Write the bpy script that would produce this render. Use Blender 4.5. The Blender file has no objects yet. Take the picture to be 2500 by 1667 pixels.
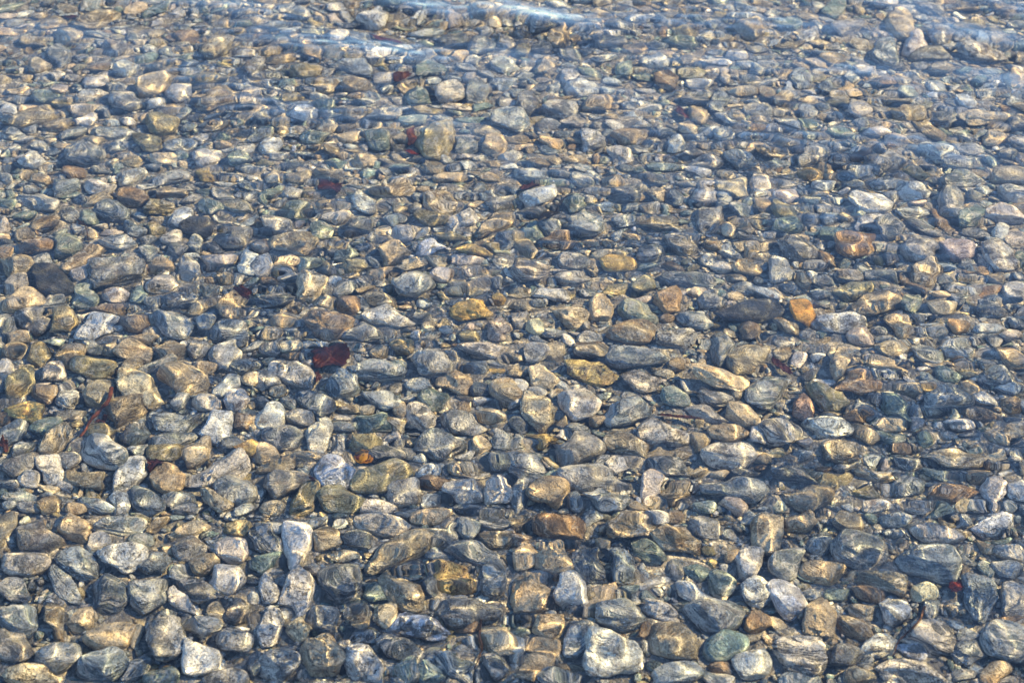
import bpy, bmesh, math, random
import numpy as np
from mathutils import Vector, Matrix

random.seed(11)
RNG = np.random.default_rng(11)
SC = bpy.context.scene
COL = SC.collection

# ------------------------------------------------------------------ camera
# world: z = 0 is the water surface, +y points away from the viewer
CAM_H = 1.45
PITCH = math.radians(36.0)
TAN_V = math.tan(math.radians(11.7))
TAN_H = TAN_V * 2500.0 / 1667.0
PW, PH = 2500.0, 1667.0
cam_data = bpy.data.cameras.new('camera')
cam_data.sensor_width = 36.0
cam_data.lens = 18.0 / TAN_H
cam_data.clip_start = 0.05
cam_data.clip_end = 200.0
cam_data.dof.use_dof = True
cam_data.dof.focus_distance = 2.45
cam_data.dof.aperture_fstop = 7.0
cam = bpy.data.objects.new('camera', cam_data)
cam.location = (0, 0, CAM_H)
cam.rotation_euler = (math.pi / 2 - PITCH, 0, 0)
COL.objects.link(cam)
SC.camera = cam

# ------------------------------------------------------------------ sky and sun
SUN_EL = math.radians(36.0)
SUN_AZ = math.radians(74.0)          # clockwise from +y (far right of the viewer)
sun_dir = Vector((math.sin(SUN_AZ) * math.cos(SUN_EL), math.cos(SUN_AZ) * math.cos(SUN_EL), math.sin(SUN_EL)))
world = bpy.data.worlds.new('World')
SC.world = world
world.use_nodes = True
wn = world.node_tree.nodes
wn.clear()
w_out = wn.new('ShaderNodeOutputWorld')
w_bg = wn.new('ShaderNodeBackground')
w_sky = wn.new('ShaderNodeTexSky')
w_sky.sky_type = 'NISHITA'
w_sky.sun_disc = False
w_sky.sun_elevation = SUN_EL
w_sky.sun_rotation = SUN_AZ
w_sky.air_density = 1.0
w_sky.altitude = 1200.0
w_sky.dust_density = 0.0
w_sky.ozone_density = 2.5
w_bg.inputs['Strength'].default_value = 0.142
world.node_tree.links.new(w_sky.outputs[0], w_bg.inputs[0])
world.node_tree.links.new(w_bg.outputs[0], w_out.inputs[0])
sun_data = bpy.data.lights.new('sun', 'SUN')
sun_data.energy = 4.5
sun_data.angle = math.radians(0.6)
sun_data.color = (1.0, 0.76, 0.40)
sun_data.cycles.is_caustics_light = True
sun = bpy.data.objects.new('sun', sun_data)
sun.rotation_euler = (-sun_dir).to_track_quat('-Z', 'Y').to_euler()
sun.location = sun_dir * 20
COL.objects.link(sun)

SC.view_settings.view_transform = 'Standard'
SC.view_settings.look = 'None'
SC.view_settings.exposure = 1.72
SC.view_settings.gamma = 1.0
SC.cycles.max_bounces = 8
SC.cycles.diffuse_bounces = 2
SC.cycles.glossy_bounces = 2
SC.cycles.transmission_bounces = 6
SC.cycles.caustics_reflective = False
SC.cycles.caustics_refractive = True
SC.cycles.sample_clamp_indirect = 6.0
SC.cycles.sample_clamp_direct = 0.0
SC.cycles.adaptive_threshold = 0.02

# ------------------------------------------------------------------ helpers: photo pixel <-> lake bed through still water
def bed_z(x, y):
    return -0.135 - 0.018 * (y - 1.9) - 0.008 * np.sin(1.9 * x + 0.7) * np.cos(1.3 * y) - 0.006 * x


def unproject(px, py, z):
    u = (px - PW / 2) / (PW / 2) * TAN_H
    v = (PH / 2 - py) / (PH / 2) * TAN_V
    cp, sp = math.cos(PITCH), math.sin(PITCH)
    d = np.array([u, cp + v * sp, -sp + v * cp])
    d = d / np.linalg.norm(d)
    t = -CAM_H / d[2]
    s = np.array([d[0] * t, d[1] * t])
    hor = math.hypot(d[0], d[1])
    sr = hor / 1.333
    k = (-z) * sr / math.sqrt(1 - sr * sr)
    return s + np.array([d[0], d[1]]) / hor * k


def link(name, mesh, mat=None, loc=(0, 0, 0)):
    o = bpy.data.objects.new(name, mesh)
    o.location = loc
    if mat is not None and not mesh.materials:
        mesh.materials.append(mat)
    COL.objects.link(o)
    return o


def tag(o, label=None, category=None, group=None, kind=None):
    if label: o['label'] = label
    if category: o['category'] = category
    if group: o['group'] = group
    if kind: o['kind'] = kind
    return o


def tri_mesh(name, verts, faces, attrs=None, smooth=True):
    m = bpy.data.meshes.new(name)
    nv, nf = len(verts), len(faces)
    k = faces.shape[1]
    m.vertices.add(nv)
    m.vertices.foreach_set('co', np.ascontiguousarray(verts, dtype=np.float32).ravel())
    m.loops.add(nf * k)
    m.loops.foreach_set('vertex_index', np.ascontiguousarray(faces, dtype=np.int32).ravel())
    m.polygons.add(nf)
    m.polygons.foreach_set('loop_start', np.arange(0, nf * k, k, dtype=np.int32))
    m.polygons.foreach_set('use_smooth', np.full(nf, smooth, dtype=bool))
    m.update(calc_edges=True)
    for an, (typ, data) in (attrs or {}).items():
        a = m.attributes.new(an, typ, 'POINT')
        a.data.foreach_set('vector' if typ == 'FLOAT_VECTOR' else 'color', np.ascontiguousarray(data, dtype=np.float32).ravel())
    return m


# ------------------------------------------------------------------ materials
class NT:
    def __init__(self, name):
        self.m = bpy.data.materials.new(name)
        self.m.use_nodes = True
        self.t = self.m.node_tree
        self.t.nodes.clear()

    def n(self, kind, ins=None, **props):
        nd = self.t.nodes.new(kind)
        for k, v in props.items():
            setattr(nd, k, v)
        for k, v in (ins or {}).items():
            if isinstance(v, bpy.types.NodeSocket):
                self.t.links.new(v, nd.inputs[k])
            else:
                nd.inputs[k].default_value = v
        return nd

    def noise(self, vec, scale, detail=3, rough=0.5, lac=2.0):
        return self.n('ShaderNodeTexNoise', {'Vector': vec, 'Scale': scale, 'Detail': detail, 'Roughness': rough, 'Lacunarity': lac}).outputs[0]

    def math(self, op, a, b=0.0, c=0.0):
        return self.n('ShaderNodeMath', {0: a, 1: b, 2: c}, operation=op).outputs[0]

    def vmath(self, op, a, b=(0, 0, 0)):
        return self.n('ShaderNodeVectorMath', {0: a, 1: b}, operation=op).outputs[0]

    def step(self, x, lo, hi):
        return self.n('ShaderNodeMapRange', {'Value': x, 'From Min': lo, 'From Max': hi}, interpolation_type='SMOOTHSTEP').outputs[0]

    def mix(self, f, a, b, mode='MIX'):
        nd = self.n('ShaderNodeMix', data_type='RGBA', blend_type=mode, clamp_factor=True)
        for s, v in ((nd.inputs[0], f), (nd.inputs[6], a), (nd.inputs[7], b)):
            if isinstance(v, bpy.types.NodeSocket):
                self.t.links.new(v, s)
            else:
                s.default_value = v
        return nd.outputs[2]


def stone_material():
    q = NT('stone_surface')
    A = q.n('ShaderNodeAttribute', attribute_name='col_a').outputs['Color']
    B = q.n('ShaderNodeAttribute', attribute_name='col_b').outputs['Color']
    P = q.n('ShaderNodeSeparateColor', {0: q.n('ShaderNodeAttribute', attribute_name='par').outputs['Color']})
    band, patch, stain = P.outputs[0], P.outputs[1], P.outputs[2]
    lc = q.n('ShaderNodeAttribute', attribute_name='lc').outputs['Vector']
    wn = q.n('ShaderNodeTexNoise', {'Vector': lc, 'Scale': 26.0, 'Detail': 2.0}).outputs[1]
    warp = q.vmath('MULTIPLY', q.vmath('SUBTRACT', wn, (0.5, 0.5, 0.5)), (0.014, 0.014, 0.011))
    p = q.vmath('ADD', lc, warp)
    # lamination: streaks that run along the bedding plane
    s1 = q.noise(q.vmath('MULTIPLY', p, (11, 11, 100)), 1.0, 3.0, 0.6)
    bt = q.math('SUBTRACT', 0.615, q.math('MULTIPLY', band, 0.13))
    streak = q.step(s1, bt, q.math('ADD', bt, 0.05))
    s2 = q.noise(q.vmath('MULTIPLY', p, (26, 26, 260)), 1.0, 3.0, 0.6)
    fine = q.step(s2, 0.49, 0.57)
    # patches
    n1 = q.noise(p, 42.0, 5.0, 0.66)
    pt = q.math('SUBTRACT', 0.665, q.math('MULTIPLY', patch, 0.26))
    blot = q.step(n1, pt, q.math('ADD', pt, 0.045))
    n2 = q.noise(p, 190.0, 4.0, 0.65)
    speck = q.step(n2, 0.52, 0.62)
    # thin veins and dark cracks
    n3 = q.noise(q.vmath('MULTIPLY', p, (14, 18, 40)), 1.0, 3.0, 0.5)
    vein = q.step(q.math('ABSOLUTE', q.math('SUBTRACT', n3, 0.5)), 0.020, 0.006)
    n5 = q.noise(q.vmath('ADD', p, (3.1, 8.7, 2.2)), 46.0, 4.0, 0.6)
    crack = q.step(q.math('ABSOLUTE', q.math('SUBTRACT', n5, 0.5)), 0.022, 0.004)
    n4 = q.noise(q.vmath('ADD', p, (7.3, 1.1, 4.2)), 34.0, 5.0, 0.62)
    rust = q.step(n4, 0.50, 0.64)
    grain = q.noise(lc, 480.0, 4.0, 0.75)
    mid = q.noise(lc, 85.0, 4.0, 0.62)

    f1 = q.math('MAXIMUM', q.math('MULTIPLY', streak, q.math('ADD', 0.45, q.math('MULTIPLY', band, 0.45))), q.math('MULTIPLY', q.math('MULTIPLY', fine, 0.6), band))
    c = q.mix(f1, A, B)
    f2 = q.math('MAXIMUM', q.math('MULTIPLY', blot, 0.88), q.math('MULTIPLY', q.math('MULTIPLY', speck, 0.5), patch))
    c = q.mix(f2, c, B)
    vcol = q.mix(0.6, B, (0.62, 0.57, 0.48, 1))
    c = q.mix(q.math('MULTIPLY', vein, q.math('MULTIPLY', band, 0.9)), c, vcol)
    c = q.mix(q.math('MULTIPLY', rust, stain), c, (0.36, 0.18, 0.05, 1))
    # grain and small pits
    g = q.n('ShaderNodeMapRange', {'Value': grain, 'From Min': 0.30, 'From Max': 0.70, 'To Min': 0.48, 'To Max': 1.52}).outputs[0]
    g2 = q.n('ShaderNodeMapRange', {'Value': mid, 'From Min': 0.3, 'From Max': 0.7, 'To Min': 0.66, 'To Max': 1.30}).outputs[0]
    gg = q.math('MULTIPLY', g, g2)
    cv = q.n('ShaderNodeCombineColor', {0: gg, 1: gg, 2: gg}).outputs[0]
    c = q.mix(1.0, c, cv, 'MULTIPLY')
    rough_amt = q.n('ShaderNodeAttribute', attribute_name='par').outputs['Alpha']
    pit = q.step(q.noise(lc, 120.0, 3.0, 0.55), 0.40, 0.31)
    dark = q.math('MULTIPLY', q.math('MAXIMUM', pit, q.math('MULTIPLY', crack, 0.55)), rough_amt)
    c = q.mix(dark, c, (0.05, 0.042, 0.034, 1))
    h = q.math('ADD', q.math('MULTIPLY', f1, 0.5), q.math('MULTIPLY', n2, 0.7))
    h = q.math('ADD', h, q.math('MULTIPLY', mid, 1.3))
    h = q.math('ADD', h, q.math('MULTIPLY', grain, 0.22))
    h = q.math('SUBTRACT', h, q.math('MULTIPLY', dark, 1.1))
    bump = q.n('ShaderNodeBump', {'Strength': 1.0, 'Distance': 0.0048, 'Height': h})
    bs = q.n('ShaderNodeBsdfPrincipled', {'Base Color': c, 'Roughness': 0.55, 'IOR': 1.2, 'Normal': bump.outputs[0]})
    q.n('ShaderNodeOutputMaterial', {0: bs.outputs[0]})
    return q.m


def plain_material(name, col, col2, scale=80.0, rough=0.5, trans=0.0, spot=None):
    q = NT(name)
    tc = q.n('ShaderNodeTexCoord').outputs['Object']
    n1 = q.noise(tc, scale, 4.0, 0.6)
    c = q.mix(q.step(n1, 0.35, 0.65), col, col2)
    if spot:
        n2 = q.noise(tc, scale * 5, 2.0, 0.5)
        c = q.mix(q.step(n2, 0.55, 0.62), c, spot)
    bump = q.n('ShaderNodeBump', {'Strength': 0.5, 'Distance': 0.001, 'Height': n1})
    bs = q.n('ShaderNodeBsdfPrincipled', {'Base Color': c, 'Roughness': rough, 'IOR': 1.2, 'Normal': bump.outputs[0]})
    surf = bs.outputs[0]
    if trans:
        tr = q.n('ShaderNodeBsdfTranslucent', {'Color': c})
        surf = q.n('ShaderNodeMixShader', {0: trans, 1: surf, 2: tr.outputs[0]}).outputs[0]
    q.n('ShaderNodeOutputMaterial', {0: surf})
    return q.m


def bed_material():
    q = NT('silt_and_grit')
    tc = q.n('ShaderNodeTexCoord').outputs['Object']
    n1 = q.noise(tc, 14.0, 5.0, 0.6)
    n2 = q.noise(tc, 420.0, 4.0, 0.7)
    vo = q.n('ShaderNodeTexVoronoi', {'Vector': tc, 'Scale': 240.0})
    c = q.mix(q.step(n1, 0.3, 0.7), (0.15, 0.15, 0.135, 1), (0.24, 0.21, 0.165, 1))
    sep = q.n('ShaderNodeSeparateColor', {0: vo.outputs['Color']})
    c = q.mix(q.step(sep.outputs[0], 0.55, 0.95), c, (0.42, 0.38, 0.31, 1))
    h = q.math('ADD', n2, q.math('MULTIPLY', vo.outputs['Distance'], -1.2))
    bump = q.n('ShaderNodeBump', {'Strength': 0.9, 'Distance': 0.003, 'Height': h})
    bs = q.n('ShaderNodeBsdfPrincipled', {'Base Color': c, 'Roughness': 0.7, 'IOR': 1.2, 'Normal': bump.outputs[0]})
    q.n('ShaderNodeOutputMaterial', {0: bs.outputs[0]})
    return q.m


def water_material():
    q = NT('clear_lake_water')
    g = q.n('ShaderNodeBsdfGlass', {'Color': (0.97, 0.99, 1.0, 1), 'Roughness': 0.0, 'IOR': 1.333})
    q.n('ShaderNodeOutputMaterial', {0: g.outputs[0]})
    return q.m


M_STONE = stone_material()
M_BED = bed_material()
M_WATER = water_material()

# ------------------------------------------------------------------ lake bed
def graded(lo, hi, flo, fhi, step, grow):
    a = list(np.arange(flo, fhi + step / 2, step))
    s, v = step, a[-1]
    while v < hi:
        s *= grow; v += s; a.append(v)
    s, v = step, a[0]
    while v > lo:
        s *= grow; v -= s; a.insert(0, v)
    return np.array(a)


def grid_mesh(name, xs, ys, zf):
    X, Y = np.meshgrid(xs, ys)
    Z = zf(X, Y)
    v = np.stack([X, Y, Z], -1).reshape(-1, 3)
    nx, ny = len(xs), len(ys)
    i = (np.arange(ny - 1)[:, None] * nx + np.arange(nx - 1)[None, :]).ravel()
    f = np.stack([i, i + 1, i + nx + 1, i + nx], -1)
    return tri_mesh(name, v, f)


xs = graded(-40, 40, -1.5, 1.5, 0.016, 1.2)
ys = graded(-40, 40, 0.9, 3.9, 0.016, 1.2)
_ph = RNG.uniform(0, 6.28, 12)


def bed_surface(X, Y):
    z = bed_z(X, np.clip(Y, -1, 6)) * 1.0
    for i in range(12):
        a = i * 2.4
        k = 25 + 13 * i
        z = z + 0.0016 * np.cos(k * (math.cos(a) * X + math.sin(a) * Y) + _ph[i])
    return z


bed = link('lake_bed', grid_mesh('lake_bed', xs, ys, bed_surface), M_BED)
tag(bed, 'dark gritty lake bed showing between the stones', kind='structure')

# ------------------------------------------------------------------ water surface with ripples
RIPPLE = 0.0057
_wr = np.random.default_rng(5)
WAVES = []
for i in range(16):                      # long swell coming in from the far right
    lam = _wr.uniform(0.15, 0.36)
    a = math.radians(_wr.normal(228, 22))
    WAVES.append((2 * math.pi / lam, a, 0.0082 * lam * _wr.uniform(.5, 1), _wr.uniform(0, 6.28), 1))
for i in range(34):                      # small ripples from all sides
    lam = _wr.uniform(0.028, 0.050)
    a = math.radians(_wr.uniform(0, 360) if i % 3 else _wr.normal(228, 35))
    WAVES.append((2 * math.pi / lam, a, RIPPLE * lam * _wr.uniform(.5, 1), _wr.uniform(0, 6.28), 0))


for i in range(16):                      # fine capillary ripples, mostly near
    lam = _wr.uniform(0.026, 0.042)
    a = math.radians(_wr.uniform(0, 360))
    WAVES.append((2 * math.pi / lam, a, 0.0020 * lam * _wr.uniform(.5, 1), _wr.uniform(0, 6.28), 2))


def water_surface(X, Y):
    z = np.zeros_like(X)
    out = np.clip((np.abs(X) - 1.4) / 0.8, 0, 1)
    out = np.maximum(out, np.clip((np.abs(Y - 2.3) - 1.5) / 0.8, 0, 1))
    calm = 1 - out
    far = np.clip((Y - 1.3) / 2.0, 0, 1.15)
    env = 0.55 + 0.45 * np.sin(3.1 * X + 1.3 * Y + 0.8) * np.cos(2.3 * Y - 1.7 * X + 2.0)
    env2 = np.clip(0.62 + 0.60 * np.sin(5.3 * X - 3.1 * Y + 0.3) * np.sin(4.7 * Y + 2.1 * X + 0.9), 0.42, 0.80)
    for k, a, amp, ph, big in WAVES:
        w = np.cos(k * (math.cos(a) * X + math.sin(a) * Y) + ph)
        if big == 1:
            z += amp * w * (0.22 + 1.05 * far ** 1.6 * env) * (0.2 + 0.8 * calm)
        elif big == 0:
            z += amp * w * env2 * (0.95 - 0.45 * far) * calm
        else:
            z += amp * w * (1.35 - env2) * (1.0 - 0.85 * far) * calm
    return z


xs = graded(-40, 40, -1.3, 1.38, 0.0051, 1.15)
ys = graded(-40, 40, 1.1, 3.6, 0.0051, 1.15)
water = link('water', grid_mesh('water', xs, ys, water_surface), M_WATER)
tag(water, 'clear shallow rippled water over the stones', kind='structure')
water.cycles.is_caustics_caster = True
bed.cycles.is_caustics_receiver = True

# ------------------------------------------------------------------ stone shapes
def ico(sub):
    bm = bmesh.new()
    bmesh.ops.create_icosphere(bm, subdivisions=sub, radius=1.0)
    bm.verts.ensure_lookup_table()
    v = np.array([x.co[:] for x in bm.verts])
    f = np.array([[x.index for x in y.verts] for y in bm.faces])
    bm.free()
    return v / np.linalg.norm(v, axis=1, keepdims=True), f


ICO = {k: ico(k) for k in (1, 2, 3, 4, 5)}


def cosnoise(p, rng, freq, n=7):
    out = np.zeros(len(p))
    for _ in range(n):
        k = rng.normal(size=3)
        k *= freq * rng.uniform(0.7, 1.4) / np.linalg.norm(k)
        out += np.cos(p @ k + rng.uniform(0, 6.28))
    return out / math.sqrt(n)


def unit_stone(rng, shape, sub, special=None):
    """a stone with half extents 1 along its own axes, bedding roughly across z"""
    d, f = ICO[sub]
    n = {'r': 2.2, 'f': 2.6, 'a': 3.0, 'l': 2.2}[shape] + rng.uniform(-.1, .4)
    r = (np.abs(d) ** n).sum(1) ** (-1 / n)
    cuts = {'r': 9, 'f': 10, 'a': 12, 'l': 8}[shape]
    beta = {'r': 20.0, 'f': 28.0, 'a': 36.0, 'l': 18.0}[shape]
    acc = np.exp(-beta * r)
    for _ in range(cuts):
        nn = rng.normal(size=3)
        if shape == 'f':
            nn[2] *= 0.5
        nn /= np.linalg.norm(nn)
        off = rng.uniform(0.52, 0.95) if shape == 'a' else rng.uniform(0.60, 1.0)
        c = d @ nn
        acc += np.exp(-beta * np.minimum(off / np.maximum(c, 0.05), 6))
    r = -np.log(acc) / beta
    a1, a2, a3, a4 = {'r': (.045, .024, .010, .005), 'f': (.05, .028, .013, .007), 'a': (.05, .03, .016, .009), 'l': (.095, .06, .026, .012)}[shape]
    r = r + a1 * cosnoise(d, rng, 2.6) + a2 * cosnoise(d, rng, 5.5) + a3 * cosnoise(d, rng, 11) + a4 * cosnoise(d, rng, 21)
    if shape in 'la':
        r -= (0.12 if shape == 'l' else .05) * np.clip(cosnoise(d, rng, 4.6) - 0.6, 0, 1.2)
        r -= (0.05 if shape == 'l' else .03) * np.clip(cosnoise(d, rng, 9.0) - 0.9, 0, 1.2)
    p = d * np.maximum(r, .25)[:, None]
    # egg-like taper and a slight bend so that no outline is a plain oval
    p[:, 1] *= 1 + rng.uniform(-.32, .32) * p[:, 0]
    p[:, 2] *= 1 + rng.uniform(-.25, .25) * p[:, 0]
    p[:, 1] += rng.uniform(-.22, .22) * p[:, 0] ** 2
    if special:
        p = special(p, d, rng)
    if shape in 'fa':
        m = np.array([rng.normal(0, .22), rng.normal(0, .22), 1.0])
        u = p @ (m / np.linalg.norm(m))
        led = sum(np.tanh(6 * np.sin(u * w + rng.uniform(0, 6.28) + cosnoise(d, rng, 3) * .5)) for w in (5.0, 10.0, 17.0)) / 3
        p[:, :2] *= (1 + (0.060 if shape == 'f' else 0.035) * led)[:, None]
    ext = (p.max(0) - p.min(0)) / 2
    p = (p - (p.max(0) + p.min(0)) / 2) / ext
    return p, f


# colour code: stone colour, second colour, (banding, blotches, rust), spoken colour
TINT = {
    'g': ((.170, .198, .202), (.52, .52, .46), (.92, .18, .12), 'grey'),
    'G': ((.26, .27, .255), (.56, .53, .45), (.65, .15, .08), 'light grey'),
    'd': ((.100, .120, .130), (.37, .365, .33), (.72, .12, .10), 'dark grey'),
    'D': ((.062, .069, .078), (.12, .12, .10), (.12, .18, .03), 'near-black'),
    't': ((.24, .205, .140), (.56, .475, .32), (.70, .20, .22), 'tan-grey'),
    'w': ((.72, .665, .565), (.24, .24, .22), (.25, .46, .14), 'white and grey'),
    'W': ((.16, .16, .15), (.68, .62, .51), (.98, .10, .05), 'white-striped grey'),
    'q': ((.76, .71, .62), (.36, .33, .28), (.08, .26, .05), 'bright white'),
    'c': ((.61, .495, .32), (.25, .21, .145), (.22, .36, .20), 'cream'),
    'y': ((.62, .45, .17), (.27, .20, .11), (.30, .46, .30), 'yellow-brown'),
    'o': ((.66, .34, .085), (.46, .21, .05), (.10, .25, .25), 'orange'),
    'O': ((.46, .33, .19), (.28, .22, .14), (.25, .38, .45), 'orange-brown'),
    'b': ((.205, .155, .105), (.40, .31, .20), (.55, .22, .26), 'brown'),
    'B': ((.38, .295, .20), (.17, .14, .10), (.55, .34, .25), 'brown-cream'),
    'R': ((.24, .155, .085), (.40, .255, .13), (.60, .15, .40), 'rust-brown'),
    'k': ((.58, .54, .45), (.17, .175, .165), (.40, .70, .14), 'speckled grey and white'),
    'v': ((.150, .200, .178), (.42, .44, .35), (.70, .14, .10), 'green-grey'),
    'e': ((.245, .215, .12), (.53, .45, .27), (.60, .18, .20), 'olive-tan'),
    'p': ((.64, .56, .465), (.30, .24, .19), (.20, .28, .18), 'pinkish white'),
    'P': ((.42, .28, .19), (.25, .17, .12), (.20, .34, .20), 'pinkish brown'),
    'Q': ((.58, .50, .48), (.18, .14, .14), (.50, .24, .15), 'purple-veined white'),
    'C': ((.80, .62, .38), (.60, .36, .13), (.05, .22, .20), 'cream and orange'),
}
SHAPE = {'r': 'rounded', 'f': 'flat', 'a': 'angular', 'l': 'lumpy'}


def rot3(rng, tilt):
    """random turn about z after a tilt of about `tilt` radians"""
    return np.array(Matrix.Rotation(rng.uniform(0, 6.283), 3, 'Z') @ Matrix.Rotation(rng.normal(0, tilt), 3, 'X'))


ROUGH = {'r': .20, 'f': .24, 'a': .34, 'l': .62}


def stone_attrs(rng, code, local, n, shape='r'):
    a, b, par, _ = TINT[code]
    j = np.exp(rng.normal(0, .14))
    t = rng.normal(0, .035)
    hue = np.array([1 + t, 1.0, 1 - t])
    a = np.clip(np.array(a) * j * hue, 0.02, .75)
    b = np.clip(np.array(b) * np.exp(rng.normal(0, .1)) * hue, 0.02, .75)
    par = np.clip(np.array(par) * rng.uniform(.6, 1.35, 3), 0, 1)
    lc = local @ rot3(rng, .35).T + rng.uniform(0, 40, 3)
    one = np.ones((n, 1))
    return lc, np.hstack([np.tile(a, (n, 1)), one]), np.hstack([np.tile(b, (n, 1)), one]), np.hstack([np.tile(par, (n, 1)), one * ROUGH[shape] * rng.uniform(.6, 1.3) * (.3 if code in 'DoC' else 1)])


def pack(lc, a, b, p):
    return {'lc': ('FLOAT_VECTOR', lc), 'col_a': ('FLOAT_COLOR', a), 'col_b': ('FLOAT_COLOR', b), 'par': ('FLOAT_COLOR', p)}


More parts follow.
